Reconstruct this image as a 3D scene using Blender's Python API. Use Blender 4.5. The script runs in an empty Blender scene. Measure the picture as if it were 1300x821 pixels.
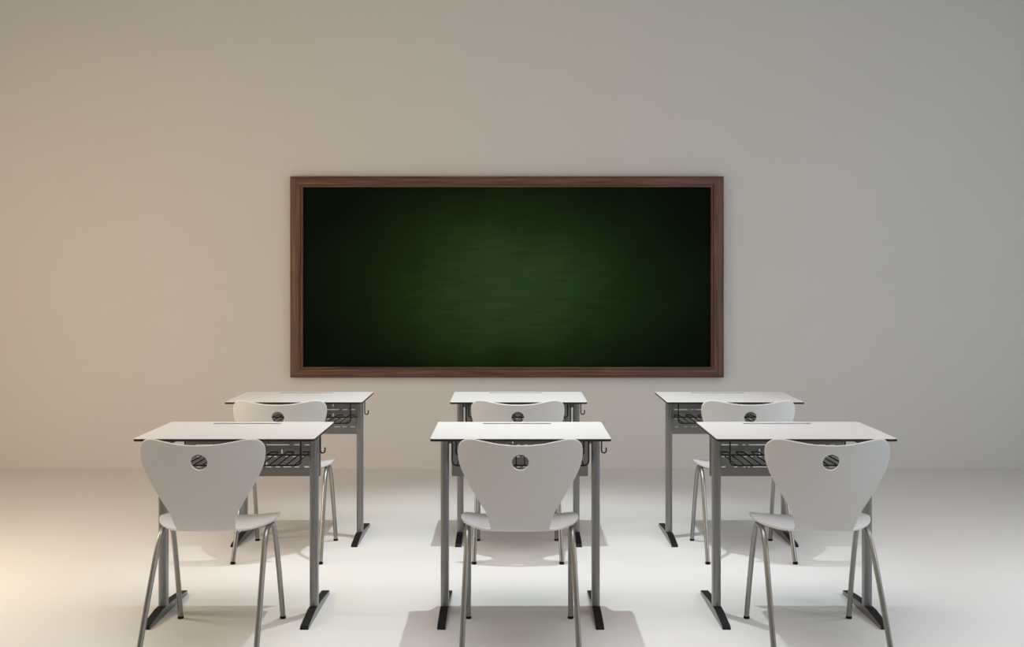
import bpy, bmesh, math
from mathutils import Vector, Matrix
from mathutils.geometry import delaunay_2d_cdt

C = bpy.context.scene.collection
PI = math.pi

# ------------------------------------------------------------------ materials
def mat(name, color, rough=0.5, metal=0.0, spec=0.5, build=None):
    m = bpy.data.materials.new(name)
    m.use_nodes = True
    nt = m.node_tree
    b = nt.nodes['Principled BSDF']
    b.inputs['Base Color'].default_value = (*color, 1)
    b.inputs['Roughness'].default_value = rough
    b.inputs['Metallic'].default_value = metal
    b.inputs['Specular IOR Level'].default_value = spec
    if build:
        build(nt, b)
    return m

def noise_tint(scale, c0, c1, stretch=(1, 1, 1), detail=4, bump=0.0, lo=0.35, hi=0.65, coord='Object'):
    def f(nt, b):
        tc = nt.nodes.new('ShaderNodeTexCoord')
        mp = nt.nodes.new('ShaderNodeMapping')
        mp.inputs['Scale'].default_value = stretch
        nz = nt.nodes.new('ShaderNodeTexNoise')
        nz.inputs['Scale'].default_value = scale
        nz.inputs['Detail'].default_value = detail
        cr = nt.nodes.new('ShaderNodeValToRGB')
        cr.color_ramp.elements[0].position = lo
        cr.color_ramp.elements[1].position = hi
        cr.color_ramp.elements[0].color = (*c0, 1)
        cr.color_ramp.elements[1].color = (*c1, 1)
        nt.links.new(tc.outputs[coord], mp.inputs['Vector'])
        nt.links.new(mp.outputs['Vector'], nz.inputs['Vector'])
        nt.links.new(nz.outputs['Fac'], cr.inputs['Fac'])
        nt.links.new(cr.outputs['Color'], b.inputs['Base Color'])
        if bump:
            bp = nt.nodes.new('ShaderNodeBump')
            bp.inputs['Strength'].default_value = bump
            bp.inputs['Distance'].default_value = 0.002
            nt.links.new(nz.outputs['Fac'], bp.inputs['Height'])
            nt.links.new(bp.outputs['Normal'], b.inputs['Normal'])
    return f

M_WALL = mat('wall_paint', (.735, .735, .727), .9, 0, .2,
             noise_tint(1.2, (.73, .73, .722), (.74, .74, .733)))
M_CEIL = mat('ceiling_paint', (.5, .5, .5), .9, 0, .2)
M_FLOOR = mat('floor_resin', (.78, .775, .765), .7, 0, .2,
              noise_tint(.8, (.775, .77, .76), (.79, .785, .775)))
M_LAM = mat('white_laminate', (.755, .755, .745), .38, 0, .35,
            noise_tint(60, (.75, .75, .74), (.76, .76, .75)))
M_CORE = mat('black_core', (.018, .018, .018), .45)
M_PLA = mat('white_chair_plastic', (.745, .745, .745), .33, 0, .5,
            noise_tint(40, (.74, .74, .74), (.75, .75, .75)))
M_STEEL = mat('satin_grey_steel', (.235, .235, .235), .34, .75, .5,
              noise_tint(30, (.255, .255, .255), (.28, .28, .28), (1, 1, .05)))
M_CHROME = mat('chair_leg_steel', (.33, .325, .31), .33, .85, .5,
               noise_tint(30, (.32, .315, .30), (.345, .34, .325), (1, 1, .05)))
M_PANEL = mat('grey_sheet_metal', (.24, .24, .235), .5, .3, .4,
              noise_tint(25, (.295, .29, .28), (.315, .31, .30)))
M_GROOVE = mat('grey_groove_lining', (.42, .42, .42), .5, 0, .4)
M_BLACK = mat('black_plastic', (.008, .008, .008), .6, 0, .25)
M_WIRE = mat('black_wire', (.008, .008, .008), .4, 0, .4)

def wood_build(axis):
    def f(nt, b):
        tc = nt.nodes.new('ShaderNodeTexCoord')
        mp = nt.nodes.new('ShaderNodeMapping')
        s = [20, 20, 20]
        s[axis] = .55
        mp.inputs['Scale'].default_value = s
        nz = nt.nodes.new('ShaderNodeTexNoise')
        nz.inputs['Scale'].default_value = 4
        nz.inputs['Detail'].default_value = 7
        nz.inputs['Roughness'].default_value = .6
        nz.inputs['Distortion'].default_value = .6
        cr = nt.nodes.new('ShaderNodeValToRGB')
        e = cr.color_ramp.elements
        e[0].position = .32; e[0].color = (.058, .028, .019, 1)
        e[1].position = .72; e[1].color = (.25, .135, .10, 1)
        m = e.new(.5); m.color = (.13, .064, .046, 1)
        nt.links.new(tc.outputs['Object'], mp.inputs['Vector'])
        nt.links.new(mp.outputs['Vector'], nz.inputs['Vector'])
        nt.links.new(nz.outputs['Fac'], cr.inputs['Fac'])
        nt.links.new(cr.outputs['Color'], b.inputs['Base Color'])
        bp = nt.nodes.new('ShaderNodeBump')
        bp.inputs['Strength'].default_value = .25
        bp.inputs['Distance'].default_value = .002
        nt.links.new(nz.outputs['Fac'], bp.inputs['Height'])
        nt.links.new(bp.outputs['Normal'], b.inputs['Normal'])
    return f
M_WOODX = mat('walnut_grain_horizontal', (.12, .06, .04), .42, 0, .4, wood_build(0))
M_WOODZ = mat('walnut_grain_vertical', (.12, .06, .04), .42, 0, .4, wood_build(2))

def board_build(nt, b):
    """dark green slate with fine streaks, its green lighter towards the middle"""
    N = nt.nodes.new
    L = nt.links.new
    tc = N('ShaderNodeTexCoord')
    # broad lighter middle with an uneven outline, darker towards the edges
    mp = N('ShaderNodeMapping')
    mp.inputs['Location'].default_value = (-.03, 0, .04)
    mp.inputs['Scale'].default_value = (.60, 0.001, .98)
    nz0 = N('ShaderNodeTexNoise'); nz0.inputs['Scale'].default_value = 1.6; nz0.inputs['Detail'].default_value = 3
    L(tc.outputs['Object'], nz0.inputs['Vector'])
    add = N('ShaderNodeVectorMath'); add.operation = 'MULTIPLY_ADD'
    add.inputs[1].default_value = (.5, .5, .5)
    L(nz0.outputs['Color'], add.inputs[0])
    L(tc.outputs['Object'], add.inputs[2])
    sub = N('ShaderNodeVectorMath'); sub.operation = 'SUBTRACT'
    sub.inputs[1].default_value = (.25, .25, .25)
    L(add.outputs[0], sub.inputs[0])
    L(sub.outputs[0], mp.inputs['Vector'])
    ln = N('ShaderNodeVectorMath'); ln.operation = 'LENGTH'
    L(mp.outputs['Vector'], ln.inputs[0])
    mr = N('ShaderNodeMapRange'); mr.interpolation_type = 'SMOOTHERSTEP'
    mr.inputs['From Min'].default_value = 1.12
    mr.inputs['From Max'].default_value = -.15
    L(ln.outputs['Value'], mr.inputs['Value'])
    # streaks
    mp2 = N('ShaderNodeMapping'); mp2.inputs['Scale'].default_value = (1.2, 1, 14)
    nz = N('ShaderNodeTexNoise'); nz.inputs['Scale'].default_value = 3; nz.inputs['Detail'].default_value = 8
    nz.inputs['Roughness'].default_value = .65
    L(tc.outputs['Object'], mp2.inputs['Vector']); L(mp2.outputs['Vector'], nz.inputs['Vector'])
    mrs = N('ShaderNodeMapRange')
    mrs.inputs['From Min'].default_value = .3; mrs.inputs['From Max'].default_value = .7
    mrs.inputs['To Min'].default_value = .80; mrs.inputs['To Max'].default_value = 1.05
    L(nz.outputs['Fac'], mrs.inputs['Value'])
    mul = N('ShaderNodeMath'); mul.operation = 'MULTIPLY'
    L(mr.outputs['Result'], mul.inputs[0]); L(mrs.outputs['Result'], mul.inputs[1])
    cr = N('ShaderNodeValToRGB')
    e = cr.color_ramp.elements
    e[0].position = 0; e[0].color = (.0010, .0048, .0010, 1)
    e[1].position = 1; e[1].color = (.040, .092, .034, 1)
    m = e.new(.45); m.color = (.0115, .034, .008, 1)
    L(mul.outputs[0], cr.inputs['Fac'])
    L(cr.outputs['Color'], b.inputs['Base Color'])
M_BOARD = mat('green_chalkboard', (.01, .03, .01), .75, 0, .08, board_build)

# ------------------------------------------------------------------ mesh helpers
def link(o, parent=None):
    C.objects.link(o)
    if parent: o.parent = parent
    return o

def from_bm(name, bm, material, parent=None, smooth=True, angle=35):
    me = bpy.data.meshes.new(name)
    bmesh.ops.recalc_face_normals(bm, faces=bm.faces)
    bm.to_mesh(me); bm.free()
    if smooth:
        for p in me.polygons: p.use_smooth = True
        me.set_sharp_from_angle(angle=math.radians(angle))
    me.materials.append(material)
    o = bpy.data.objects.new(name, me)
    return link(o, parent)

def thing(name, label, cat, loc, group=None):
    o = bpy.data.objects.new(name, None)
    o.empty_display_size = .1
    C.objects.link(o)
    o.location = loc
    o['label'] = label; o['category'] = cat
    if group: o['group'] = group
    return o

def add_box(bm, x0, x1, y0, y1, z0, z1, bevel=0, seg=2):
    r = bmesh.ops.create_cube(bm, size=1)
    vs = r['verts']
    for v in vs:
        v.co = Vector(((x0+x1)/2 + v.co.x*(x1-x0), (y0+y1)/2 + v.co.y*(y1-y0), (z0+z1)/2 + v.co.z*(z1-z0)))
    if bevel:
        es = list({e for v in vs for e in v.link_edges})
        bmesh.ops.bevel(bm, geom=es, offset=bevel, segments=seg, affect='EDGES', profile=.5)

def rounded_rect(x0, x1, y0, y1, r, n=6):
    pts = []
    for cx, cy, a0 in ((x1-r, y1-r, 0), (x0+r, y1-r, PI/2), (x0+r, y0+r, PI), (x1-r, y0+r, 3*PI/2)):
        for k in range(n+1):
            a = a0 + PI/2*k/n
            pts.append((cx + r*math.cos(a), cy + r*math.sin(a)))
    return pts

def add_plate(bm, outline, holes, mapf, t0, t1, interior=()):
    """flat plate with holes; mapf(u, v, t) -> 3D, thickness between t0 and t1"""
    pts = []; edges = []; loops = []
    for loop in [outline] + list(holes):
        s = len(pts); pts += [Vector(p) for p in loop]; n = len(loop)
        edges += [(s+i, s+(i+1) % n) for i in range(n)]
        loops.append([s+i for i in range(n)])
    nb = len(pts)
    pts += [Vector(p) for p in interior]
    vs, es, fs, ov, oe, of = delaunay_2d_cdt(pts, edges, [], 0, 1e-6)
    def inside(p, poly):
        c = False; n = len(poly); j = n-1
        for i in range(n):
            a, b2 = poly[i], poly[j]
            if (a[1] > p[1]) != (b2[1] > p[1]) and p[0] < (b2[0]-a[0])*(p[1]-a[1])/(b2[1]-a[1]) + a[0]:
                c = not c
            j = i
        return c
    keep = []
    for f in fs:
        cx = sum(vs[i].x for i in f)/len(f); cy = sum(vs[i].y for i in f)/len(f)
        if inside((cx, cy), outline) and not any(inside((cx, cy), h) for h in holes):
            keep.append(f)
    A = {}; B = {}
    used = {i for f in keep for i in f}
    for i in used:
        A[i] = bm.verts.new(mapf(vs[i].x, vs[i].y, t0))
        B[i] = bm.verts.new(mapf(vs[i].x, vs[i].y, t1))
    cnt = {}
    for f in keep:
        bm.faces.new([A[i] for i in f])
        bm.faces.new([B[i] for i in reversed(f)])
        for a, b2 in zip(f, list(f[1:]) + [f[0]]):
            cnt.setdefault(frozenset((a, b2)), []).append((a, b2))
    for k, v in cnt.items():
        if len(v) == 1:
            a, b2 = v[0]
            bm.faces.new([A[b2], A[a], B[a], B[b2]])

def catmull(pts, n=8):
    P = [Vector(p) for p in pts]
    P = [P[0]*2-P[1]] + P + [P[-1]*2-P[-2]]
    out = []
    for i in range(1, len(P)-2):
        p0, p1, p2, p3 = P[i-1:i+3]
        for k in range(n):
            t = k/n
            out.append(.5*((2*p1) + (p2-p0)*t + (2*p0-5*p1+4*p2-p3)*t*t + (3*p1-p0-3*p2+p3)*t**3))
    out.append(P[-2].copy())
    return out

def add_tube(bm, path, r, n=12, caps=True):
    path = [Vector(p) for p in path]
    # drop doubles
    q = [path[0]]
    for p in path[1:]:
        if (p-q[-1]).length > 1e-5: q.append(p)
    path = q
    rings = []
    T = []
    for i in range(len(path)):
        a = path[max(i-1, 0)]; b2 = path[min(i+1, len(path)-1)]
        T.append((b2-a).normalized())
    up = Vector((0, 0, 1)) if abs(T[0].z) < .9 else Vector((0, 1, 0))
    nrm = (up - T[0]*up.dot(T[0])).normalized()
    for i, p in enumerate(path):
        nrm = (nrm - T[i]*nrm.dot(T[i])).normalized()
        bi = T[i].cross(nrm)
        rings.append([bm.verts.new(p + (nrm*math.cos(2*PI*k/n) + bi*math.sin(2*PI*k/n))*r) for k in range(n)])
    for i in range(len(rings)-1):
        for k in range(n):
            bm.faces.new([rings[i][k], rings[i][(k+1) % n], rings[i+1][(k+1) % n], rings[i+1][k]])
    if caps:
        bm.faces.new(rings[0]); bm.faces.new(list(reversed(rings[-1])))

def fillet(pts, r, n=6):
    """round the inner corners of a polyline"""
    P = [Vector(p) for p in pts]
    out = [P[0]]
    for i in range(1, len(P)-1):
        a = (P[i-1]-P[i]); b2 = (P[i+1]-P[i])
        d = min(r, a.length*.49, b2.length*.49)
        p0 = P[i] + a.normalized()*d; p1 = P[i] + b2.normalized()*d
        for k in range(n+1):
            t = k/n
            out.append(p0*(1-t)**2 + P[i]*2*t*(1-t) + p1*t*t)
    out.append(P[-1])
    return out

# ------------------------------------------------------------------ the setting
WALL_Y = 7.48
def struct(name, x0, x1, y0, y1, z0, z1, m):
    bm = bmesh.new(); add_box(bm, x0, x1, y0, y1, z0, z1)
    o = from_bm(name, bm, m, smooth=False)
    o['kind'] = 'structure'
    return o
RX0, RX1, RY0, CZ = -4.6, 4.6, -2.6, 3.9
struct('floor', RX0-.2, RX1+.2, RY0-.2, WALL_Y+.2, -.1, 0, M_FLOOR)
struct('wall_back', RX0-.2, RX1+.2, WALL_Y, WALL_Y+.2, 0, CZ, M_WALL)
struct('wall_left', RX0-.2, RX0, RY0, WALL_Y, 0, CZ, M_WALL)
struct('wall_right', RX1, RX1+.2, RY0, WALL_Y, 0, CZ, M_WALL)
struct('wall_front', RX0-.2, RX1+.2, RY0-.2, RY0, 0, CZ, M_WALL)
struct('ceiling', RX0-.2, RX1+.2, RY0-.2, WALL_Y+.2, CZ, CZ+.1, M_CEIL)

# ------------------------------------------------------------------ chalkboard
def make_board():
    D = .060                                    # how far the frame stands off the wall
    yf = WALL_Y - D
    s = 1300/yf
    X = lambda px: (px-650)/s
    Z = lambda py: 1.33 - (py-363.5)/s
    xo0, xo1, zo0, zo1 = X(368.2), X(919.1), Z(479.2), Z(223.6)
    xi0, xi1, zi0, zi1 = X(384.3), X(902.8), Z(465.8), Z(237.4)
    cx, cz = (xo0+xo1)/2, (zo0+zo1)/2
    t = thing('chalkboard', 'long dark green chalkboard in a brown walnut frame on the back wall', 'chalkboard',
              (cx, WALL_Y, zo0))
    # local coordinates: origin at the bottom middle of the board on the wall
    o0, o1, b0, b1 = xo0-cx, xo1-cx, 0, zo1-zo0
    i0, i1, c0, c1 = xi0-cx, xi1-cx, zi0-zo0, zi1-zo0
    # cross-section: (fraction from outer to inner edge, y)
    prof = [(0, -.0005), (0, -D+.006), (.03, -D+.002), (.08, -D), (.30, -D-.003), (.62, -D-.001), (.78, -D+.003),
            (.80, -D+.010), (.83, -D+.010), (.85, -D+.004), (.97, -D+.006), (1, -D+.009), (1, -.022), (.5, -.0005)]
    co = [(o0, b0), (o1, b0), (o1, b1), (o0, b1)]
    ci = [(i0, c0), (i1, c0), (i1, c1), (i0, c1)]
    for k in range(4):
        bm = bmesh.new()
        a = k; b2 = (k+1) % 4
        rows = []
        for e in (a, b2):
            rows.append([bm.verts.new((co[e][0]+(ci[e][0]-co[e][0])*f, y, co[e][1]+(ci[e][1]-co[e][1])*f)) for f, y in prof])
        n = len(prof)
        for j in range(n):
            bm.faces.new([rows[0][j], rows[0][(j+1) % n], rows[1][(j+1) % n], rows[1][j]])
        bm.faces.new(rows[0]); bm.faces.new(list(reversed(rows[1])))
        from_bm('frame_rail', bm, M_WOODX if k % 2 == 0 else M_WOODZ, t, angle=30)
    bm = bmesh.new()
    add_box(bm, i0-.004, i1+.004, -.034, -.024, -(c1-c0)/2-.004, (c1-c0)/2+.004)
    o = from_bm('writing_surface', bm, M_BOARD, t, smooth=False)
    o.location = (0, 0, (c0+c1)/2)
    return t
make_board()

# ------------------------------------------------------------------ school desk
DESK_H = .742
def make_desk(label, loc):
    t = thing('school_desk', label, 'desk', loc, 'white topped school desks in two rows')
    W, F, B = .35, -.226, .227
    tilt = lambda y: (y-F)*.0135
    th = .0098
    lam = .0007
    out = rounded_rect(-W, W, F, B, .012)
    groove = rounded_rect(-.1585, .1335, B-.062, B-.036, .008)
    bm = bmesh.new()
    mp = lambda u, v, z: Vector((u, v, z + tilt(v)))
    add_plate(bm, out, [groove], mp, DESK_H-lam, DESK_H)
    top = from_bm('tabletop', bm, M_LAM, t, angle=30)
    bm = bmesh.new()
    add_plate(bm, out, [groove], mp, DESK_H-.0055, DESK_H-lam)
    add_plate(bm, out, [], mp, DESK_H-th, DESK_H-.0055)
    bmesh.ops.remove_doubles(bm, verts=bm.verts, dist=1e-6)
    cr = from_bm('edge_band', bm, M_CORE, top, angle=30)
    bm = bmesh.new()
    g2 = rounded_rect(-.1573, .1323, B-.0608, B-.0372, .0068)
    add_plate(bm, groove, [g2], mp, DESK_H-.0054, DESK_H-.0002)
    add_plate(bm, g2, [], mp, DESK_H-.0054, DESK_H-.0046)
    pg = from_bm('pencil_groove', bm, M_GROOVE, top, angle=30)
    pg['label'] = 'grey pencil groove near the far edge'
    # columns
    xo = .3237; wl = .033; dl = .052
    for sx in (-1, 1):
        x0, x1 = (xo-wl, xo) if sx > 0 else (-xo, -xo+wl)
        bm = bmesh.new()
        pr = rounded_rect(x0, x1, -dl/2, dl/2, .0150, 8)
        lo = [bm.verts.new((x, y, .03)) for x, y in pr]
        hi = [bm.verts.new((x, y, DESK_H-th+tilt(y)-.0004)) for x, y in pr]
        n = len(pr)
        for k in range(n): bm.faces.new([lo[k], lo[(k+1) % n], hi[(k+1) % n], hi[k]])
        bm.faces.new(lo); bm.faces.new(hi)
        leg = from_bm('leg', bm, M_STEEL, t, angle=40)
        # floor foot: long bar that tapers towards both ends
        xa, xb = (xo-.0325, xo+.0005) if sx > 0 else (-xo-.0005, -xo+.0325)
        side = [(-.205, 0), (.255, 0), (.257, .003), (.253, .014), (.06, .030), (-.06, .030), (-.200, .011), (-.206, .004)]
        bm = bmesh.new()
        a = [bm.verts.new((xa, y, z)) for y, z in side]; b2 = [bm.verts.new((xb, y, z)) for y, z in side]
        n = len(side)
        for k in range(n): bm.faces.new([a[k], a[(k+1) % n], b2[(k+1) % n], b2[k]])
        bm.faces.new(a); bm.faces.new(b2)
        foot = from_bm('foot', bm, M_STEEL, t, smooth=False)
        # black plastic cover along the top of the foot
        cv = [(-.2075, .0), (-.2075, .0055), (-.2005, .0135), (-.06, .0330), (.06, .0330), (.2535, .0165), (.2585, .005), (.2585, 0),
              (.2565, .0), (.2565, .0035), (.2525, .0135), (.06, .0295), (-.06, .0295), (-.1995, .0105), (-.2055, .004), (-.2055, 0)]
        bm = bmesh.new()
        a = [bm.verts.new((xa+.0008, y, z)) for y, z in cv]; b2 = [bm.verts.new((xb-.0008, y, z)) for y, z in cv]
        n = len(cv)
        for k in range(n): bm.faces.new([a[k], a[(k+1) % n], b2[(k+1) % n], b2[k]])
        bm.faces.new(a); bm.faces.new(b2)
        fc = from_bm('foot_cover', bm, M_BLACK, foot, smooth=False)
        fc['label'] = 'black plastic cover on top of the grey foot'
        # side rail from the column back to the modesty panel, rounded lower corner
        xr0, xr1 = (xo-.043, xo-.032) if sx > 0 else (-xo+.032, -xo+.043)
        zt = DESK_H-th-.0008
        side = [(dl/2-.004, zt-.045), (.175, zt-.045), (.200, zt-.052), (.2185, zt-.075), (.2185, zt+tilt(.2185)), (dl/2-.004, zt+tilt(dl/2))]
        bm = bmesh.new()
        a = [bm.verts.new((xr0, y, z)) for y, z in side]; b2 = [bm.verts.new((xr1, y, z)) for y, z in side]
        n = len(side)
        for k in range(n): bm.faces.new([a[k], a[(k+1) % n], b2[(k+1) % n], b2[k]])
        bm.faces.new(a); bm.faces.new(b2)
        from_bm('side_rail', bm, M_PANEL, t, smooth=False)
    # modesty panel with rows of slots
    zp0, zp1 = .516, DESK_H-th+tilt(.22)-.0008
    slots = []
    def hs(z, segs):
        for a_, b_ in segs: slots.append(rounded_rect(a_, b_, z-.0021, z+.0021, .0015, 2))
    def vsl(x, segs):
        for a_, b_ in segs: slots.append(rounded_rect(x-.0025, x+.0025, a_, b_, .0015, 2))
    hs(.6505, [(-.243, -.17), (-.151, -.137), (-.124, -.046), (-.012, .002), (.0175, .034), (.059, .158), (.1775, .206), (.223, .246)])
    hs(.600, [(-.240, -.215), (-.145, -.132), (-.122, -.106), (-.094, -.067), (-.02, .0), (.012, .034), (.066, .105), (.140, .160), (.172, .196), (.214, .228)])
    hs(.556, [(-.240, -.222), (-.187, -.172), (-.148, -.137), (-.129, -.118), (-.106, -.046), (-.012, .002), (.014, .034), (.056, .082), (.098, .118), (.132, .166), (.178, .202), (.222, .246)])
    vsl(-.077, [(.620, .634), (.606, .614)])
    vsl(.126, [(.612, .631)])
    vsl(.060, [(.564, .577)])
    vsl(-.0305, [(.656, .668), (.632, .644)])
    vsl(.126, [(.668, .684)])
    bm = bmesh.new()
    add_plate(bm, rounded_rect(-.2925, .2925, zp0, zp1, .006, 4), slots, lambda u, v, y: Vector((u, y, v)), .219, .2215)
    from_bm('modesty_panel', bm, M_PANEL, t, smooth=False)
    # wire basket
    bm = bmesh.new()
    r = .0028; zb = .617; zt = DESK_H-th
    xb = .272; yf = -.098; yr = .157
    add_tube(bm, fillet([(-xb, yf, zt+tilt(yf)), (-xb, yf, zb), (xb, yf, zb), (xb, yf, zt+tilt(yf))], .022), r+.0003, 8)
    xr = .270
    add_tube(bm, fillet([(-xr, yr, zt+tilt(yr)), (-xr, yr, zb), (xr, yr, zb), (xr, yr, zt+tilt(yr))], .014), r+.0003, 8)
    xs = [-.2505 + k*.501/15 for k in range(16)]
    for k in range(0, 16, 2):
        a_, b_ = xs[k], xs[k+1]
        zz = zb + .0042
        add_tube(bm, fillet([(a_, yf-.001, zz-.0042), (a_, yf+.004, zz), (a_, .205, zz+.001), (b_, .205, zz+.001), (b_, yf+.004, zz), (b_, yf-.001, zz-.0042)], .012, 5), r-.0002, 8)
    from_bm('wire_basket', bm, M_WIRE, t, angle=60)
    # bag hook on the right-hand side
    bm = bmesh.new()
    xh = .3318
    arc = [(xh + .0095 - .0095*math.cos(a), 0, .6610 - .0095*math.sin(a)) for a in [PI*k/10 for k in range(11)]]
    add_tube(bm, [(xh, 0, zt+tilt(0)), (xh, 0, .70)] + arc + [(xh+.019, 0, .674)], .0029, 10)
    from_bm('bag_hook', bm, M_WIRE, t, angle=60)
    return t

# ------------------------------------------------------------------ school chair
def shell_profile():
    """centre line of the moulded shell, (y, z), from the top of the back to the front of the seat"""
    return catmull([(-.250, .80, 0), (-.234, .74, 0), (-.222, .70, 0), (-.207, .64, 0), (-.190, .575, 0), (-.174, .52, 0),
                    (-.160, .474, 0), (-.142, .4435, 0), (-.112, .4280, 0), (-.07, .4210, 0), (-.01, .4190, 0),
                    (.05, .4230, 0), (.11, .4260, 0), (.155, .4215, 0), (.190, .4085, 0), (.215, .391, 0)], 10)
PROF = shell_profile()
ARC = [0.0]
for i in range(1, len(PROF)): ARC.append(ARC[-1] + (PROF[i]-PROF[i-1]).length)
def prof_at(v):
    v = max(0, min(ARC[-1]-1e-6, v))
    i = 0
    while ARC[i+1] < v: i += 1
    f = (v-ARC[i])/(ARC[i+1]-ARC[i])
    def tan(j):
        a = PROF[max(j-1, 0)]; b2 = PROF[min(j+1, len(PROF)-1)]
        return (b2-a).normalized()
    p = PROF[i].lerp(PROF[i+1], f)
    t = tan(i).lerp(tan(i+1), f).normalized()
    # tangent runs down the back then forward; normal towards the sitter
    n = Vector((-t.y, t.x, 0))        # (y, z)
    return p, n
def v_of_z(z):                        # arc position on the back at height z
    for i in range(1, len(PROF)):
        if PROF[i].y < z:
            f = (PROF[i-1].y-z)/(PROF[i-1].y-PROF[i].y)
            return ARC[i-1] + f*(ARC[i]-ARC[i-1])
def v_of_y(y):                        # arc position on the seat at depth y
    for i in range(1, len(PROF)):
        if PROF[i].x > y and PROF[i].y < .47:
            f = (y-PROF[i-1].x)/(PROF[i].x-PROF[i-1].x)
            return ARC[i-1] + f*(ARC[i]-ARC[i-1])
    return ARC[-1]
def interp(tab, x):
    if x <= tab[0][0]: return tab[0][1]
    for (a, fa), (b2, fb) in zip(tab, tab[1:]):
        if x <= b2:
            t = (x-a)/(b2-a); t = t*t*(3-2*t)
            return fa + (fb-fa)*t
    return tab[-1][1]
VB = v_of_y(-.10)
CUP = [(0, .062), (v_of_z(.62), .040), (v_of_z(.50), .016), (v_of_y(-.12), .010), (v_of_y(-.06), .020), (v_of_y(.02), .026),
       (v_of_y(.12), .016), (ARC[-1], .004)]
def shell_map(u, v, t):
    p, n = prof_at(v)
    a = u/.225
    d = interp(CUP, v)*a*a + t
    return Vector((u, p.x + n.x*d, p.y + n.y*d))

def smooth_loop(pts, n=5):
    P = [Vector((*p, 0)) for p in pts]
    m = len(P); out = []
    for i in range(m):
        p0, p1, p2, p3 = P[i-1], P[i], P[(i+1) % m], P[(i+2) % m]
        for k in range(n):
            t = k/n
            q = .5*((2*p1) + (p2-p0)*t + (2*p0-5*p1+4*p2-p3)*t*t + (3*p1-p0-3*p2+p3)*t**3)
            out.append((q.x, q.y))
    return out

def make_chair(label, loc):
    t = thing('school_chair', label, 'chair', loc, 'white moulded school chairs in two rows')
    half = [(0, v_of_z(.7610)), (.045, v_of_z(.7617)), (.09, v_of_z(.7645)), (.135, v_of_z(.7690)), (.172, v_of_z(.7705)),
            (.203, v_of_z(.7630)), (.2220, v_of_z(.7430)), (.2272, v_of_z(.7150)), (.2215, v_of_z(.6780)), (.202, v_of_z(.632)),
            (.1715, v_of_z(.580)), (.1420, v_of_z(.534)), (.1215, v_of_z(.498)), (.1090, v_of_y(-.146)), (.1085, v_of_y(-.128)), (.120, v_of_y(-.112)),
            (.155, v_of_y(-.088)), (.190, v_of_y(-.050)), (.2150, v_of_y(-.010)), (.2250, v_of_y(.03)), (.2230, v_of_y(.08)),
            (.2120, v_of_y(.13)), (.190, v_of_y(.165)), (.145, v_of_y(.190)), (.07, v_of_y(.202)), (0, v_of_y(.205))]
    pts = half + [(-x, v) for x, v in reversed(half[1:-1])]
    outline = smooth_loop(pts, 4)
    vc = v_of_z(.699)
    hole = [(.0305*math.cos(a), vc + .0305*math.sin(a)) for a in [2*PI*k/36 for k in range(36)]]
    grid = []
    st = .0125
    def inside(p, poly):
        c = False; j = len(poly)-1
        for i in range(len(poly)):
            a, b2 = poly[i], poly[j]
            if (a[1] > p[1]) != (b2[1] > p[1]) and p[0] < (b2[0]-a[0])*(p[1]-a[1])/(b2[1]-a[1]) + a[0]: c = not c
            j = i
        return c
    nu = int(.24/st)
    for i in range(-nu, nu+1):
        for j in range(int(ARC[-1]/st)+1):
            p = (i*st, j*st)
            if not inside(p, outline): continue
            if math.hypot(p[0], p[1]-vc) < .0305+st*.45: continue
            if min(math.hypot(p[0]-q[0], p[1]-q[1]) for q in outline) < st*.4: continue
            grid.append(p)
    bm = bmesh.new()
    add_plate(bm, outline, [hole], shell_map, -.0045, .0045, grid)
    sh = from_bm('seat_shell', bm, M_PLA, t, angle=50)
    bv = sh.modifiers.new('rim', 'BEVEL')
    bv.width = .0022; bv.segments = 2; bv.limit_method = 'ANGLE'; bv.angle_limit = math.radians(50)
    # legs: each side is a narrow inverted V that meets under the seat wing
    r = .0102
    for sx in (-1, 1):
        apex = (sx*.197, .028, .4180)
        rear = [(sx*.210, -.247, .010), (sx*.2060, -.176, .16), (sx*.2015, -.106, .30), (sx*.1985, -.060, .378), (sx*.1972, -.018, .4115), apex]
        front = [(sx*.205, .207, .010), (sx*.2025, .168, .16), (sx*.200, .125, .30), (sx*.198, .094, .378), (sx*.1972, .064, .4115), apex]
        for pts_ in (rear, front):
            bm = bmesh.new()
            add_tube(bm, catmull(pts_, 6), r, 14)
            leg = from_bm('leg', bm, M_CHROME, t, angle=50)
            p = Vector(pts_[0]); d = (Vector(pts_[1])-p).normalized()
            bm = bmesh.new()
            add_tube(bm, [(p.x, p.y, 0), (p.x, p.y, .004), p - d*.001], .0120, 14)
            ft = from_bm('foot_tip', bm, M_BLACK, leg, angle=50)
            ft['label'] = 'black rubber foot tip'
    # two cross bars under the seat
    for yb in (.0, .078):
        bm = bmesh.new()
        zc = interp([(-.01, .4190), (.05, .4230), (.11, .4260)], yb)
        add_tube(bm, [(x, yb, zc + .021*(x/.225)**2 - .0115) for x in [-.1955 + .391*k/12 for k in range(13)]], .006, 12)
        from_bm('cross_bar', bm, M_CHROME, t, angle=50)
    return t

# ------------------------------------------------------------------ copies
def dup(root, loc, label):
    r = root.copy(); C.objects.link(r); r.location = loc; r['label'] = label
    for ch in list(root.children):
        c = ch.copy(); C.objects.link(c); c.parent = r
        for g in list(ch.children):
            d = g.copy(); C.objects.link(d); d.parent = c
    return r

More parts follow.
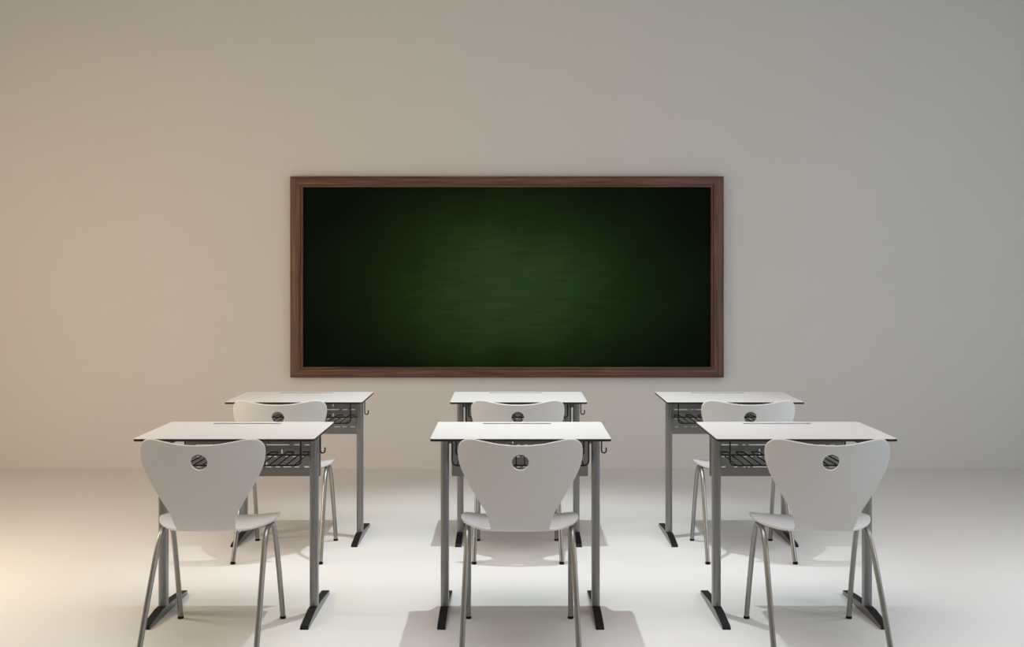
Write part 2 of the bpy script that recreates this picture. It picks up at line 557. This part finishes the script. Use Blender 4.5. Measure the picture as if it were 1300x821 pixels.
ROW = 1.256
Y1 = 4.176
desks = [
    ('white topped school desk on the left of the front row', -1.1135, 0),
    ('white topped school desk in the middle of the front row', .0335, 0),
    ('white topped school desk on the right of the front row', 1.140, 0),
    ('white topped school desk on the left of the back row, nearest the chalkboard', -1.1130, 1),
    ('white topped school desk in the middle of the back row, under the chalkboard', .0335, 1),
    ('white topped school desk on the right of the back row, nearest the chalkboard', 1.1386, 1)]
proto = None
for lab, x, rw in desks:
    loc = (x, Y1 + rw*ROW, 0)
    if proto is None: proto = make_desk(lab, loc)
    else: dup(proto, loc, lab)

chairs = [
    ('white moulded chair, its whole back in view, at the left front desk', -1.124, 0),
    ('white moulded chair, its whole back in view, at the middle front desk', .030, 0),
    ('white moulded chair, its whole back in view, at the right front desk', 1.146, 0),
    ('white moulded chair partly hidden behind the left desk of the front row', -1.128, 1),
    ('white moulded chair partly hidden behind the middle desk of the front row', .028, 1),
    ('white moulded chair partly hidden behind the right desk of the front row', 1.148, 1)]
proto = None
for lab, x, rw in chairs:
    loc = (x, 3.90 + rw*ROW, 0)
    if proto is None: proto = make_chair(lab, loc)
    else: dup(proto, loc, lab)

# ------------------------------------------------------------------ light
def light(name, kind, loc, rot, energy, color, **kw):
    l = bpy.data.lights.new(name, kind)
    l.energy = energy; l.color = color
    for k, v in kw.items(): setattr(l, k, v)
    o = bpy.data.objects.new(name, l)
    C.objects.link(o); o.location = loc; o.rotation_euler = [math.radians(a) for a in rot]
    return o
# small bright lamp above the middle desk of the back row: the sharp shadows on the floor
light('key_lamp', 'SPOT', (.02, 5.08, 3.2), (0, 0, 0), 168, (.90, 1, 1), spot_size=math.radians(69), spot_blend=.72, shadow_soft_size=.015)
# soft ceiling light over the class
light('ceiling_light', 'AREA', (0, 3.9, 3.85), (0, 0, 0), 32, (1, .96, 1), shape='RECTANGLE', size=5, size_y=1.6, spread=math.radians(110))
# warm lamps on the left, cool lamps on the right
light('warm_lamp', 'POINT', (-2.9, 4.3, 1.3), (0, 0, 0), 56, (1, .89, .60), shadow_soft_size=.3)
light('warm_wall_washer', 'SPOT', (-4.2, 3.6, 2.4), (56, 0, -20), 80, (1, .42, .19), spot_size=math.radians(115), spot_blend=1, shadow_soft_size=.4)
light('cool_lamp', 'POINT', (2.9, 4.3, 1.3), (0, 0, 0), 27, (.96, .98, 1), shadow_soft_size=.3)
light('cool_side_lamp', 'POINT', (3.4, 2.6, 2.0), (0, 0, 0), 50, (.62, .85, 1), shadow_soft_size=.35)
light('wall_fill', 'AREA', (-.2, 4.0, 3.4), (58, 0, 0), 9, (1, .80, .66), shape='RECTANGLE', size=2.4, size_y=.6)  # added fill, no fixture: lifts the back wall around the board
light('front_fill', 'AREA', (0, 1.0, 3.3), (60, 0, 0), 17, (1, .62, .36), shape='RECTANGLE', size=3, size_y=1)  # added warm fill from the camera side for back wall and chair backs

w = bpy.data.worlds.new('World'); bpy.context.scene.world = w
w.use_nodes = True
w.node_tree.nodes['Background'].inputs[0].default_value = (.5, .5, .5, 1)
w.node_tree.nodes['Background'].inputs[1].default_value = .05

# ------------------------------------------------------------------ camera
cam = bpy.data.cameras.new('camera')
cam.sensor_width = 36; cam.sensor_fit = 'HORIZONTAL'; cam.lens = 36
cam.shift_x = 0
cam.shift_y = -(410.5-363.5)/1300
co = bpy.data.objects.new('camera', cam)
C.objects.link(co); co.location = (0, 0, 1.33); co.rotation_euler = (PI/2, 0, 0)
cam.clip_start = .05
bpy.context.scene.camera = co

vs = bpy.context.scene.view_settings
vs.view_transform = 'Standard'; vs.look = 'None'; vs.gamma = 1; vs.use_curve_mapping = False
vs.exposure = 0
